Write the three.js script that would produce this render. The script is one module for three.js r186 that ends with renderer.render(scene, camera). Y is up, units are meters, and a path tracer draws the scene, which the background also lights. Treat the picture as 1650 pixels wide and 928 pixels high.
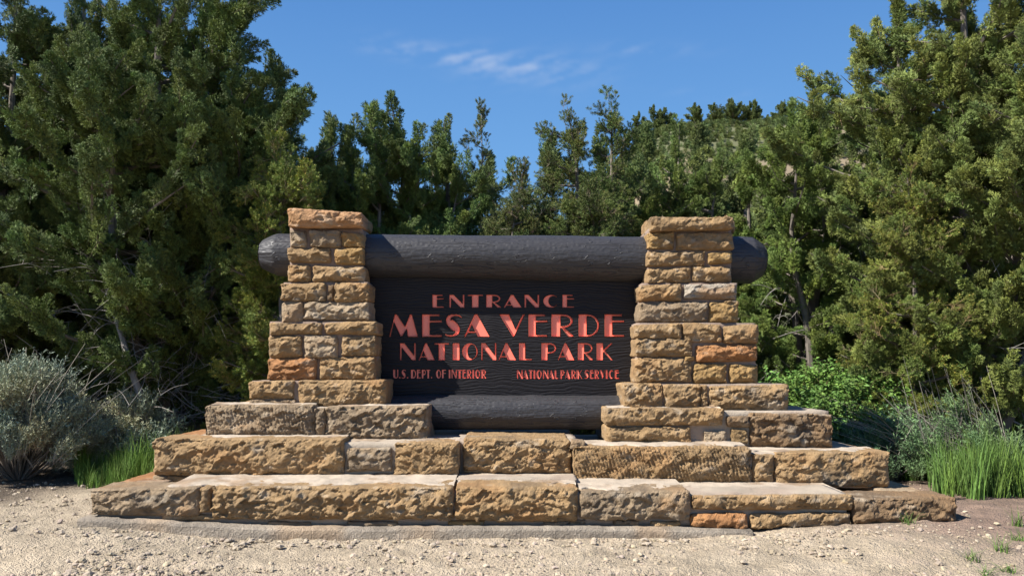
import * as THREE from 'three';
import { mergeGeometries, mergeVertices } from 'three/addons/utils/BufferGeometryUtils.js';

// ------------------------------------------------------------------ camera, sky, sun, exposure
const W = 1650, H = 928, FOC = 1250, EYE = 1.45, HZ = 585;
const scene = new THREE.Scene();
const camera = new THREE.PerspectiveCamera(2 * Math.atan(H / 2 / FOC) * 180 / Math.PI, W / H, 0.1, 2000);
camera.position.set(0, EYE, 0);
camera.lookAt(0, EYE, -10);
camera.setViewOffset(W, H, 0, -(HZ - H / 2), W, H);      // level camera with the lens shifted up
const EXPO = 1.9;
const renderer = new THREE.WebGLRenderer({ antialias: true });
renderer.toneMapping = THREE.LinearToneMapping;
renderer.toneMappingExposure = EXPO;
renderer.shadowMap.enabled = true;
const sun = new THREE.DirectionalLight(new THREE.Color(1, 0.955, 0.885), 5);
const SUN = new THREE.Vector3(-2.6, 2.75, 1).normalize();
sun.position.copy(SUN).multiplyScalar(40).add(new THREE.Vector3(0, 0, -9));
sun.target.position.set(0, 0, -9);
sun.castShadow = true;
Object.assign(sun.shadow.camera, { left: -18, right: 18, top: 18, bottom: -18, near: 1, far: 120 });
sun.shadow.mapSize.set(4096, 4096);
scene.add(sun, sun.target);

// ------------------------------------------------------------------ helpers
function rng(seed) { let s = seed >>> 0; return () => { s = (s + 0x6D2B79F5) | 0; let t = Math.imul(s ^ (s >>> 15), 1 | s); t = (t + Math.imul(t ^ (t >>> 7), 61 | t)) ^ t; return ((t ^ (t >>> 14)) >>> 0) / 4294967296; }; }
function hash3(x, y, z) { let h = Math.imul(x, 374761393) ^ Math.imul(y, 668265263) ^ Math.imul(z, 2147483647 - 1640531527); h = Math.imul(h ^ (h >>> 13), 1274126177); h ^= h >>> 16; return (h >>> 0) / 4294967296; }
const sm = t => t * t * (3 - 2 * t);
const clamp = (v, a, b) => Math.min(b, Math.max(a, v));
const sstep = (a, b, v) => sm(clamp((v - a) / (b - a), 0, 1));
const mix = (a, b, t) => a + (b - a) * t;
function noise3(x, y, z) {                                  // value noise, -1..1
  const X = Math.floor(x), Y = Math.floor(y), Z = Math.floor(z), u = sm(x - X), v = sm(y - Y), w = sm(z - Z);
  const a = mix(mix(hash3(X, Y, Z), hash3(X + 1, Y, Z), u), mix(hash3(X, Y + 1, Z), hash3(X + 1, Y + 1, Z), u), v);
  const b = mix(mix(hash3(X, Y, Z + 1), hash3(X + 1, Y, Z + 1), u), mix(hash3(X, Y + 1, Z + 1), hash3(X + 1, Y + 1, Z + 1), u), v);
  return mix(a, b, w) * 2 - 1;
}
function fbm(x, y, z, o = 4) { let s = 0, a = .5, f = 1; for (let i = 0; i < o; i++) { s += a * noise3(x * f, y * f, z * f); f *= 2.03; a *= .5; } return s; }
function scoop(x, y, z) {                                   // squared distance to the nearest cell point: shallow hollows between sharp ridges
  const X = Math.floor(x), Y = Math.floor(y), Z = Math.floor(z); let m = 9;
  for (let i = -1; i < 2; i++) for (let j = -1; j < 2; j++) for (let k = -1; k < 2; k++) {
    const a = X + i, b = Y + j, c = Z + k;
    const dx = a + hash3(a, b, c) - x, dy = b + hash3(a + 71, b, c) - y, dz = c + hash3(a, b + 37, c) - z;
    const d = dx * dx + dy * dy + dz * dz + hash3(a, b, c + 91) * .25;
    if (d < m) m = d;
  }
  return m;
}
function facet(x, y, z) {                                   // broken rock: flat chips, each with its own tilt and height
  const X = Math.floor(x), Y = Math.floor(y), Z = Math.floor(z); let m = 9, h = 0;
  for (let i = -1; i < 2; i++) for (let j = -1; j < 2; j++) for (let k = -1; k < 2; k++) {
    const a = X + i, b = Y + j, c = Z + k, q = hash3(a, b, c), q1 = hash3(a + 71, b, c), q2 = hash3(a, b + 37, c);
    const dx = x - a - q, dy = y - b - q1, dz = z - c - q2, d = dx * dx + dy * dy + dz * dz;
    if (d < m) { m = d; h = (q - .5) * .9 + dx * (q1 - .5) * 1.6 + dy * (q2 - .65) * 1.8; }
  }
  return h;
}
const taken = {};
function numbered(n) { const k = taken[n] = (taken[n] ?? -1) + 1; return k ? `${n}_${String(k).padStart(3, '0')}` : n; }
function tag(o, label, category, group, kind) { o.userData.label = label; if (category) o.userData.category = category; if (group) o.userData.group = group; if (kind) o.userData.kind = kind; return o; }
function shade(o) { o.castShadow = o.receiveShadow = true; return o; }
function mesh(name, geo, mat, parent) { const m = shade(new THREE.Mesh(geo, mat)); m.name = parent ? name : numbered(name); (parent || scene).add(m); return m; }
function group(name, parent) { const g = new THREE.Group(); g.name = parent ? name : numbered(name); (parent || scene).add(g); return g; }
const at = (px, py, d) => new THREE.Vector3((px - 825) / FOC * d, EYE + (HZ - py) / FOC * d, -d);   // a point of the place from its bearing and its distance
const px0 = (p, d) => (p - 825) / FOC * d;
function geo(pos, col, uv) { const g = new THREE.BufferGeometry(); g.setAttribute('position', new THREE.Float32BufferAttribute(pos, 3)); if (col) g.setAttribute('color', new THREE.Float32BufferAttribute(col, 3)); if (uv) g.setAttribute('uv', new THREE.Float32BufferAttribute(uv, 2)); g.computeVertexNormals(); return g; }

// textures: fine relief and grain
function dataTex(w, h, f, srgb) { const d = new Uint8Array(w * h * 4); for (let y = 0; y < h; y++) for (let x = 0; x < w; x++) { const v = f(x / w, y / h), i = (y * w + x) * 4; if (Array.isArray(v)) { d[i] = v[0]; d[i + 1] = v[1]; d[i + 2] = v[2]; } else d[i] = d[i + 1] = d[i + 2] = clamp(v, 0, 1) * 255; d[i + 3] = 255; } const t = new THREE.DataTexture(d, w, h); t.wrapS = t.wrapT = THREE.RepeatWrapping; t.magFilter = THREE.LinearFilter; t.minFilter = THREE.LinearMipmapLinearFilter; t.generateMipmaps = true; if (srgb) t.colorSpace = THREE.SRGBColorSpace; t.needsUpdate = true; return t; }
function pnoise(x, y, p, s) {                               // periodic 2D value noise
  const X = Math.floor(x), Y = Math.floor(y), u = sm(x - X), v = sm(y - Y), m = a => ((a % p) + p) % p;
  return mix(mix(hash3(m(X), m(Y), s), hash3(m(X + 1), m(Y), s), u), mix(hash3(m(X), m(Y + 1), s), hash3(m(X + 1), m(Y + 1), s), u), v);
}
const stoneBump = dataTex(512, 512, (u, v) => .35 * pnoise(u * 16, v * 16, 16, 1) + .3 * pnoise(u * 48, v * 48, 48, 2) + .35 * pnoise(u * 128, v * 128, 128, 3));
const woodBump = dataTex(1024, 1024, (u, v) => { const w = pnoise(u * 6, v * 6, 6, 5) * .05 + pnoise(u * 14, v * 14, 14, 6) * .018; const y = v + w; return .7 * Math.pow(Math.abs(Math.sin(y * Math.PI * 46 + 3 * pnoise(u * 5, v * 40, 40, 9))), .7) * (.35 + .65 * pnoise(u * 9, v * 30, 30, 7)) + .3 * pnoise(u * 40, v * 256, 256, 8); });
const logBump = dataTex(1024, 512, (u, v) => { const c = pnoise(u * 5, v * 40, 40, 11), cr = Math.abs(c - .5) < .014 ? 0 : 1; return .7 * cr * (.6 + .4 * pnoise(u * 3, v * 12, 12, 12)) + .16 * pnoise(u * 12, v * 90, 90, 13) + .2 * pnoise(u * 60, v * 60, 60, 14); });

// ------------------------------------------------------------------ sky: clear blue with a few wisps of high cloud
{
  const w = 2048, h = 1024, d = new Float32Array(w * h * 4);
  const stops = [[-90, .10, .10, .09], [-2, .25, .32, .40], [0, .46, .64, .85], [6, .28, .52, .85], [13, .18, .42, .81], [25, .105, .285, .66], [45, .06, .175, .48], [90, .04, .12, .38]];
  const wisps = [[770, 98, 120, 16, .34], [690, 86, 90, 8, .25], [840, 112, 110, 24, .36], [900, 100, 60, 10, .2], [1040, 80, 80, 10, .24], [1140, 153, 60, 7, .16], [640, 76, 50, 14, .22]].map(([x, y, sx, sy, a]) => [Math.atan((x - 825) / FOC), Math.atan((HZ - y) / Math.hypot(FOC, x - 825)), sx / FOC, sy / FOC, a]);
  for (let j = 0; j < h; j++) {
    const el = ((j + .5) / h - .5) * 180; let k = 0; while (k < stops.length - 2 && el > stops[k + 1][0]) k++;
    const t = clamp((el - stops[k][0]) / (stops[k + 1][0] - stops[k][0]), 0, 1), c = [1, 2, 3].map(n => mix(stops[k][n], stops[k + 1][n], t));
    for (let i = 0; i < w; i++) {
      const az = ((i + .5) / w - .5) * 2 * Math.PI + Math.PI / 2, e = el * Math.PI / 180; let cl = 0;
      if (Math.abs(az) < .6 && el > 10 && el < 35) for (const [ax, ey, sx, sy, a] of wisps) {
        const dx = (az - ax) / sx, dy = (e - ey + (az - ax) * .08) / sy, g = Math.exp(-dx * dx - dy * dy);
        if (g > .01) cl += a * g * clamp(.35 + 2.4 * fbm(az * 26 + e * 40, e * 210 - az * 45, 3.3, 6), 0, 1.5);
      }
      const o = (j * w + i) * 4, q = clamp(cl * .5, 0, .42);
      d[o] = mix(c[0], .62, q) / EXPO; d[o + 1] = mix(c[1], .7, q) / EXPO; d[o + 2] = mix(c[2], .86, q) / EXPO; d[o + 3] = 1;
    }
  }
  const t = new THREE.DataTexture(d, w, h, THREE.RGBAFormat, THREE.FloatType);
  t.mapping = THREE.EquirectangularReflectionMapping; t.magFilter = t.minFilter = THREE.LinearFilter; t.needsUpdate = true;
  scene.background = t; scene.environment = t;
}

// ------------------------------------------------------------------ materials
const M = {
  stone: new THREE.MeshStandardMaterial({ vertexColors: true, roughness: .95, bumpMap: stoneBump, bumpScale: .014 }),
  mortar: new THREE.MeshStandardMaterial({ vertexColors: true, roughness: .97, bumpMap: stoneBump, bumpScale: .006 }),
  concrete: new THREE.MeshStandardMaterial({ vertexColors: true, roughness: .9, bumpMap: stoneBump, bumpScale: .016 }),
  ground: new THREE.MeshStandardMaterial({ vertexColors: true, roughness: 1, bumpMap: stoneBump, bumpScale: .03 }),
  gravel: new THREE.MeshStandardMaterial({ color: new THREE.Color(.36, .295, .22), roughness: .95 }),
  board: new THREE.MeshPhysicalMaterial({ color: new THREE.Color(.012, .0105, .012), roughness: .6, specularIntensity: .5, bumpMap: woodBump, bumpScale: .007 }),
  log: new THREE.MeshPhysicalMaterial({ color: new THREE.Color(.036, .035, .038), roughness: .52, bumpMap: logBump, bumpScale: .013, specularIntensity: .8 }),
  paint: new THREE.MeshStandardMaterial({ color: new THREE.Color(.86, .25, .17), roughness: .55 }),
  bark: new THREE.MeshStandardMaterial({ vertexColors: true, roughness: 1 }),
  leaf: new THREE.MeshStandardMaterial({ vertexColors: true, roughness: .75 }),
  hill: new THREE.MeshStandardMaterial({ vertexColors: true, roughness: 1 }),
};

// ------------------------------------------------------------------ ground
function groundY(x, d) {
  const lift = x < 0 ? .1 * sstep(2.2, 3.6, -x) : .135 * sstep(1.0, 3.7, x);
  const back = .1 * sstep(7.3, 8.6, d);
  return Math.max(lift * sstep(4.5, 6.3, d), back) + .02 * fbm(x * .7, d * .7, 2.2, 2) * sstep(9, 6.9, d) + .25 * Math.max(0, fbm(x * .12, d * .12, 7, 2)) * sstep(9, 16, d);
}
{
  const axis = (a, b, s, far, n) => { const r = []; for (let v = a; v <= b + 1e-6; v += s) r.push(v); let q = s, lo = a, hi = b; while (hi < far) { q *= n; hi += q; lo -= q; r.push(hi); r.unshift(lo); } return r; };
  const xs = axis(-6.6, 6.6, .035, 900, 1.22), ds = axis(4.6, 9.6, .035, 900, 1.22);
  const pos = [], col = [], uv = [], idx = [];
  for (const d of ds) for (const x of xs) {
    const near = Math.abs(x) < 9 && d > 2 && d < 13 ? 1 : 0;
    const rough = near * (.02 * fbm(x * 5, d * 5, 1, 3) + .028 * Math.max(0, fbm(x * 13, d * 13, 4, 3) - .05));
    pos.push(x, groundY(x, d) + rough - .01, -d); uv.push(x * 1.3, d * 1.3);
    const n = fbm(x * .9, d * .9, 9, 4), f = fbm(x * 7, d * 7, 5, 3);
    const dirt = sstep(2.2, 3.9, x + n * 1.3 + (7 - d) * -.25 + f * .4);           // reddish soil past the right end of the steps
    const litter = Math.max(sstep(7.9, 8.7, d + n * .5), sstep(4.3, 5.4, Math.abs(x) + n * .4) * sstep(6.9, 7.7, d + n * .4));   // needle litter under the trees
    let c = [.365 + f * .14 + n * .08, .295 + f * .115 + n * .06, .207 + f * .085 + n * .04];
    const m = (b, t) => { c = c.map((v, i) => mix(v, b[i] * (1 + f * .5), t)); };
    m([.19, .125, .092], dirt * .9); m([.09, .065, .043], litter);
    col.push(...c.map(v => Math.max(.02, v)));
  }
  const n = xs.length;
  for (let j = 0; j < ds.length - 1; j++) for (let i = 0; i < n - 1; i++) { const a = j * n + i; idx.push(a, a + 1, a + n, a + 1, a + n + 1, a + n); }
  const g = new THREE.BufferGeometry(); g.setAttribute('position', new THREE.Float32BufferAttribute(pos, 3)); g.setAttribute('color', new THREE.Float32BufferAttribute(col, 3)); g.setAttribute('uv', new THREE.Float32BufferAttribute(uv, 2)); g.setIndex(idx); g.computeVertexNormals();
  tag(mesh('ground', g, M.ground), 'sandy gravel ground turning to reddish soil', null, null, 'structure');
}

// far hill behind the trees, right of centre
function hillY(x, z) { const u = (x - 85) / 74, v = (z + 190) / 60; return 60.5 * Math.exp(-Math.pow(Math.abs(u), 8)) * Math.exp(-v * v) + 1.5 * fbm(x * .05, z * .05, 3, 4) - 1.5; }
{
  const g = new THREE.PlaneGeometry(240, 170, 160, 110); g.rotateX(-Math.PI / 2); g.translate(75, 0, -190);
  const p = g.attributes.position, c = [];
  for (let i = 0; i < p.count; i++) { const x = p.getX(i), z = p.getZ(i); p.setY(i, hillY(x, z)); const n = fbm(x * .11, z * .11, 5, 4), s = sstep(.0, .45, n) * .75; c.push(mix(.11, .27, s), mix(.115, .2, s), mix(.055, .13, s)); }
  g.setAttribute('color', new THREE.Float32BufferAttribute(c, 3)); g.computeVertexNormals();
  tag(mesh('hill', g, M.hill), 'scrubby hillside with bare tan soil beyond the trees', null, null, 'structure');
}

// ------------------------------------------------------------------ stones
const TONE = Object.fromEntries(Object.entries({ o: [.395, .255, .122], g: [.335, .242, .147], r: [.43, .205, .08], p: [.44, .33, .21], w: [.45, .385, .30], d: [.26, .165, .085], y: [.42, .262, .1] , c: [.49, .275, .135] }).map(([k, v]) => [k, v.map(x => x * .82)]));
let stoneSeed = 1;
function stoneGeo(w, h, d, o) {
  const seed = stoneSeed++, R = rng(seed * 977), s = o.cell || .0095;
  const nx = Math.max(4, Math.round(w / s)), ny = Math.max(4, Math.round(h / s)), nz = Math.max(4, Math.round(d / .03));
  let g = new THREE.BoxGeometry(w, h, d, nx, ny, nz); g.deleteAttribute('uv'); g.deleteAttribute('normal');
  g = mergeVertices(g, 1e-5);
  const p = g.attributes.position, col = [], uv = [], hw = w / 2, hh = h / 2, hd = d / 2;
  const r0 = Math.min(.03, h * .24, w * .25, d * .4), sx = R() * 50, sy = R() * 50, sz = R() * 50, amp = (o.amp ?? 1) * Math.min(1, h / .17 + .25);
  const fr = 5 + R() * 3, tone = TONE[o.c || 'o'], stain = R(), ripple = o.ripple || 0;
  const tl = (R() - .5) * .016 + (o.sl || 0), bl = (R() - .5) * .016;
  for (let i = 0; i < p.count; i++) {
    let x = p.getX(i), y = p.getY(i), z = p.getZ(i);
    const r = r0 * (.75 + .5 * noise3(x * 7 + sx, y * 7 + sy, z * 7));
    const qx = clamp(x, -hw + r, hw - r), qy = clamp(y, -hh + r, hh - r), qz = clamp(z, -hd + r, hd - r);
    let ax = x - qx, ay = y - qy, az = z - qz; const l = Math.hypot(ax, ay, az) || 1; ax /= l; ay /= l; az /= l;
    const X = x + sx, Y = y + sy, Z = z + sz;
    const front = sstep(.15, .8, az), side = sstep(.4, .9, Math.abs(ax)), top = sstep(.4, .9, ay);
    const wx = X + .03 * fbm(X * 12, Y * 12, Z * 12, 3), wy = Y + .03 * fbm(X * 12, Y * 12 + 40, Z * 12, 3);
    const sc = scoop(wx * fr, wy * fr * 1.5, Z * fr * .4) - .42, s2 = scoop(wx * fr * 2.7, wy * fr * 3.4, Z * 9) - .42;
    const edge = Math.min(hw - Math.abs(x), hh - Math.abs(y));
    const belly = .022 * sstep(0, .07, edge) - .01;                       // pitched face: stands proud of its arrises
    let disp = front * amp * (belly * .9 + .032 * sc + .012 * s2 + .02 * facet(wx * fr * 1.5, wy * fr * 2.4, Z * 3) + (o.fine ?? 1) * .0095 * facet(wx * 26, wy * 38, Z * 8) + (ripple ? ripple * .009 * Math.sin((X * (o.rx ?? 1) + Y * (o.ry ?? .5)) * 190 + 3 * noise3(X * 9, Y * 9, 2)) : 0));
    disp += (1 - front) * ((side * .02 + top * .006) * sc + .012 * fbm(X * 4, Y * 4, Z * 4, 2));
    disp += .008 * fbm(X * 34, Y * 44, Z * 34, 3) + .012 * noise3(X * 3.3, Y * 3.3, Z * 3.3) * (1 - top * .6);
    x = qx + ax * (r + disp); y = qy + ay * (r + disp); z = qz + az * (r + disp);
    y += y > 0 ? -tl * x / hw : -bl * x / hw;
    p.setXYZ(i, x, y, z);
    const n1 = fbm(X * 3, Y * 5, Z * 3, 4), n2 = fbm(X * 9 + 9, Y * 14, Z * 9, 4), n3 = fbm(X * 30, Y * 40, Z * 30, 2);
    const k = 1 + .35 * n2 + .25 * n3; let c = tone.map(v => v * k);
    const to = (b, t) => { c = c.map((v, j) => mix(v, b[j] * k, clamp(t, 0, 1))); };
    to([.32, .17, .065], sstep(.08, .42, n1) * (.2 + .45 * stain));          // iron-rich bands
    to([.115, .088, .06], sstep(.1, .42, -n1 + .3 * n2) * (o.dark ?? .45)); // weathered grey-brown crust
    to([.35, .285, .205], sstep(.22, .5, n2 - .3 * n1) * .55);              // pale leached patches
    col.push(...c); uv.push((x + z * .7) * 3.1 + sx, (y + z * .7) * 3.1 + sy);
  }
  g.setAttribute('color', new THREE.Float32BufferAttribute(col, 3)); g.setAttribute('uv', new THREE.Float32BufferAttribute(uv, 2)); g.computeVertexNormals();
  return g;
}
// a stone whose front face fills the rectangle x0..x1, y0..y1 seen at distance D, reaching dep metres back
function stone(parent, x0, y0, x1, y1, D, dep, o = {}) {
  const a = at(x0, y1, D), b = at(x1, y0, D), w = b.x - a.x, h = b.y - a.y;
  const m = mesh('stone', stoneGeo(w, h, dep, o), M.stone, parent);
  m.position.set((a.x + b.x) / 2, (a.y + b.y) / 2, -D - dep / 2);
  if (o.rz) m.rotation.z = o.rz;
  return m;
}
function stoneBox(parent, x0, x1, y0, y1, d0, d1, o = {}) { const m = mesh('stone', stoneGeo(x1 - x0, y1 - y0, d1 - d0, { cell: .02, ...o }), M.stone, parent); m.position.set((x0 + x1) / 2, (y0 + y1) / 2, -(d0 + d1) / 2); return m; }
// mortar bed filling a box between the stones, with an uneven skin
function mortarBox(parent, x0, x1, y0, y1, d0, d1, s = .03, lo = [.32, .25, .19], hi = [.36, .3, .23]) {
  const w = x1 - x0, h = y1 - y0, d = d1 - d0; let g = new THREE.BoxGeometry(w, h, d, Math.round(w / s), Math.max(3, Math.round(h / s)), Math.round(d / s)); g.deleteAttribute('uv'); g.deleteAttribute('normal'); g = mergeVertices(g, 1e-5);
  g.translate((x0 + x1) / 2, (y0 + y1) / 2, -(d0 + d1) / 2); const p = g.attributes.position, c = [], uv = [];
  for (let i = 0; i < p.count; i++) {
    const x = p.getX(i), y = p.getY(i), z = p.getZ(i), n = .012 * fbm(x * 8, y * 8, z * 8, 3), k = 1 + .3 * fbm(x * 6, y * 6, z * 6, 4), t = sstep(-.1, .3, fbm(x * 2.2, y * 2.2, z * 2.2 + 8, 3));
    p.setXYZ(i, x + n, y + n * .8, z + n); c.push(...lo.map((v, j) => mix(v, hi[j], t) * k)); uv.push((x + z * .7) * 2.2, (y + z * .7) * 2.2);
  }
  g.setAttribute('color', new THREE.Float32BufferAttribute(c, 3)); g.setAttribute('uv', new THREE.Float32BufferAttribute(uv, 2)); g.computeVertexNormals();
  return mesh('mortar', g, M.mortar, parent);
}

const monument = tag(group('stone_monument'), 'stepped tan sandstone monument with two tapering pillars holding the sign', 'monument');
{
  // pillars: rows of [x0, y0, x1, y1, tone]
  const back = 8.46;
  const pillars = [
    { top: 7.44, rows: [[461, 338, 583, 366, 'c', { sl: .02, dark: .1, fine: .5 }], [466, 371, 492, 398, 'p'], [498, 371, 547, 397, 'g'], [550, 374, 584, 398, 'y'], [464, 399, 532, 423, 'o'], [538, 400, 585, 425, 'y'], [462, 426, 498, 455, 'o'], [504, 429, 586, 455, 'o'], [452, 456, 525, 485, 'o'], [527, 459, 536, 485, 'd'], [538, 455, 594, 486, 'o'], [453, 486, 486, 520, 'p'], [488, 486, 595, 516, 'p'],
      [433, 520, 518, 540, 'o'], [522, 519, 606, 539, 'o'], [431, 541, 486, 576, 'o'], [488, 540, 543, 578, 'p'], [548, 541, 605, 574, 'o'], [429, 577, 508, 613, 'r'], [514, 575, 604, 613, 'o']],
      four: [[399, 614, 473, 644, 'o'], [401, 644, 476, 655, 'g'], [479, 613, 621, 654, 'o', { amp: 1.2 }]] },
    { top: 7.44, rows: [[1048, 349, 1184, 371, 'o', { dark: .6 }], [1043, 373, 1087, 401, 'y'], [1091, 374, 1183, 402, 'o'], [1042, 404, 1138, 429, 'o'], [1142, 406, 1182, 425, 'y'], [1043, 432, 1114, 455, 'o'], [1115, 428, 1181, 455, 'o'], [1031, 458, 1099, 485, 'o'], [1103, 457, 1189, 482, 'w', { dark: 0 }], [1031, 487, 1141, 518, 'g'], [1144, 485, 1192, 521, 'y'],
      [1024, 522, 1099, 545, 'o'], [1101, 521, 1164, 552, 'o', { dark: .7 }], [1166, 524, 1223, 554, 'o'], [1025, 546, 1115, 574, 'o'], [1123, 556, 1223, 583, 'r'], [1105, 574, 1121, 582, 'y'], [1026, 577, 1115, 616, 'o'], [1120, 586, 1172, 618, 'y'], [1178, 588, 1222, 617, 'y']],
      four: [[1005, 618, 1070, 659, 'o'], [1072, 620, 1129, 660, 'o'], [1130, 621, 1141, 659, 'o'], [1143, 649, 1161, 661, 'g'], [1144, 621, 1272, 663, 'o', { dark: .75, amp: 1.2 }]] },
  ];
  for (const P of pillars) {
    const g = group('pillar', monument); let i = 0;
    for (const [x0, y0, x1, y1, c, o] of P.rows) {
      const cap = i++ === 0, low = y0 > 518, mid = y0 > 454, D = cap ? 7.76 : low ? 7.74 : mid ? 7.785 : 7.82;
      stone(g, x0, y0, x1, y1, D, (cap ? 8.14 : back + (low ? .05 : 0)) - D, { c, fine: .55, ...o });
    }
    const cp = P.rows[0], cl = cp[0] < 800; stone(g, cl ? 466 : 1042, cp[1] + (cl ? 14 : 6), cl ? 590 : 1186, cp[3] + 3, 8.16, .34, { c: 'o' });      // second capstone behind the first
    const lo = P.rows.filter(r => r[1] > 518), up = P.rows.filter(r => r[1] < 454 && r[1] > 366), md = P.rows.filter(r => r[1] > 454 && r[1] < 518);
    for (const [rs, D, b] of [[up, 7.84, .04], [md, 7.805, .03], [lo, 7.76, 0]]) {
      const a = at(Math.min(...rs.map(r => r[0])), Math.max(...rs.map(r => r[3])), D), e = at(Math.max(...rs.map(r => r[2])), Math.min(...rs.map(r => r[1])), D);
      mortarBox(g, a.x + .022, e.x - .022, a.y - .05, e.y + (rs === up ? .03 : .005), D + .03, back - b, .035, [.225, .16, .12], [.26, .195, .15]);
    }
    const f = P.four, D4 = 7.63;
    for (const [x0, y0, x1, y1, c, o] of f) stone(g, x0, y0, x1, y1, D4, 8.58 - D4, { c, ...o });
    const a = at(Math.min(...f.map(r => r[0])), Math.max(...f.map(r => r[3])), D4), e = at(Math.max(...f.map(r => r[2])), Math.min(...f.map(r => r[1])), D4);
    mortarBox(g, a.x + .03, e.x - .03, a.y - .04, e.y - .005, D4 + .035, 8.54, .03, [.23, .165, .125], [.28, .215, .16]);
  }
  // stepped courses below: front stones, then end stones running back along both sides
  const courses = [
    { D: 7.45, back: 8.85, stones: [[328, 653, 505, 704, 'g', { ripple: .8, rx: 1, ry: .25, dark: .3 }], [506, 658, 522, 703, 'g'], [524, 655, 689, 712, 'g', { amp: 1.3 }], [977, 658, 1168, 686, 'o'], [1173, 671, 1209, 689, 'd'], [979, 688, 1115, 714, 'o'], [1135, 695, 1173, 715, 'p'], [1178, 692, 1207, 716, 'y'], [1210, 667, 1345, 722, 'd', { amp: 1.3, dark: .8 }]], beds: [[331, 654, 687, 711], [981, 660, 1343, 720]] },
    { D: 7.12, back: 9.1, stones: [[244, 707, 552, 766, 'o', { amp: 1.25 }], [557, 722, 630, 760, 'g'], [634, 714, 739, 766, 'o', { ripple: .8, rx: .8, ry: .8 }], [923, 720, 1212, 779, 'o', { ripple: 1.1, rx: 1, ry: .35, dark: .25 }], [1214, 732, 1249, 782, 'o'], [1251, 729, 1437, 785, 'o', { amp: .9 }], [1144, 777, 1200, 787, 'p'], [1165, 774, 1201, 786, 'o'],
      [245, 767, 268, 776, 'g'], [268, 767, 326, 777, 'o'], [430, 768, 466, 776, 'g'], [472, 767, 495, 776, 'd'], [507, 763, 538, 777, 'p'], [555, 763, 588, 777, 'g'], [591, 763, 647, 778, 'g'], [650, 766, 677, 777, 'w'], [681, 768, 736, 778, 'o']], beds: [[248, 711, 736, 778], [928, 728, 1434, 788]] },
    { D: 6.5, back: 9.4, stones: [[142, 788, 317, 832, 'g', { amp: 1, dark: .8 }], [319, 786, 337, 826, 'o'], [339, 785, 729, 838, 'o', { amp: 1.35, dark: .25 }], [733, 786, 932, 840, 'o', { amp: 1.3 }], [935, 792, 1113, 838, 'g', { dark: .6 }], [1115, 799, 1376, 822, 'o', { dark: .6 }], [1113, 829, 1204, 852, 'r'], [1211, 828, 1375, 851, 'o'], [1378, 803, 1545, 846, 'd', { amp: 1.2 }],
      [261, 829, 350, 839, 'o'], [366, 828, 390, 838, 'y'], [721, 840, 781, 851, 'y'], [876, 840, 914, 852, 'g'], [915, 838, 945, 851, 'g'], [991, 838, 1031, 852, 'g'], [1050, 840, 1099, 853, 'o'], [560, 841, 640, 851, 'g'], [430, 841, 500, 850, 'g']], beds: [[146, 793, 1373, 849]] },
  ];
  for (const C of courses) {
    const g = group('step_course', monument);
    for (const [x0, y0, x1, y1, c, o] of C.stones) { const sh = y1 - y0 < 16; stone(g, x0, y0, x1, y1, C.D + (sh ? .03 : 0), sh ? .18 : (C.D === 7.45 ? .62 : .42), { c, cell: sh ? .014 : .0105, ...o }); }
    for (const [x0, y0, x1, y1] of C.beds) {
      const a = at(x0, y1, C.D), b = at(x1, y0, C.D), l = C.stones.filter(s => s[0] >= x0 - 8 && s[2] <= x1 + 8);
      mortarBox(g, a.x + .02, b.x - .02, a.y, b.y - .02, C.D + .06, C.back - .05, .04);
    }
    const L = C.stones.reduce((p, s) => s[0] < p[0] ? s : p), Rr = C.stones.reduce((p, s) => s[2] > p[2] ? s : p);
    for (const [s, sg] of [[L, -1], [Rr, 1]]) {                 // end stones behind the corner stone
      const a = at(s[0], s[3], C.D), b = at(s[2], s[1], C.D); let d = C.D + (C.D === 7.45 ? .62 : .42) + .03;
      const R = rng(d * 1000 + sg * 7 | 0);
      while (d < C.back - .2) { const len = Math.min(.45 + R() * .3, C.back - d), e = sg < 0 ? a.x : b.x; stoneBox(g, Math.min(e, e - sg * .42), Math.max(e, e - sg * .42), a.y, b.y - .01 - R() * .03, d, d + len, { c: 'orgp'[R() * 4 | 0] }); d += len + .03; }
    }
  }
  // middle of the second course, set back under the sill log
  const g2 = monument.children[3];
  stone(g2, 746, 708, 919, 763, 7.2, .75, { c: 'o', amp: 1.3 }); stone(g2, 921, 711, 944, 725, 7.15, .3, { c: 'g' });
  mortarBox(g2, -.54, .62, .30, .72, 7.3, 9.0, .04);
  // skim of mortar on the bottom tread in the middle bay
  mortarBox(monument.children[4], -.5, .58, .30, .42, 6.9, 7.3, .02);
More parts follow.
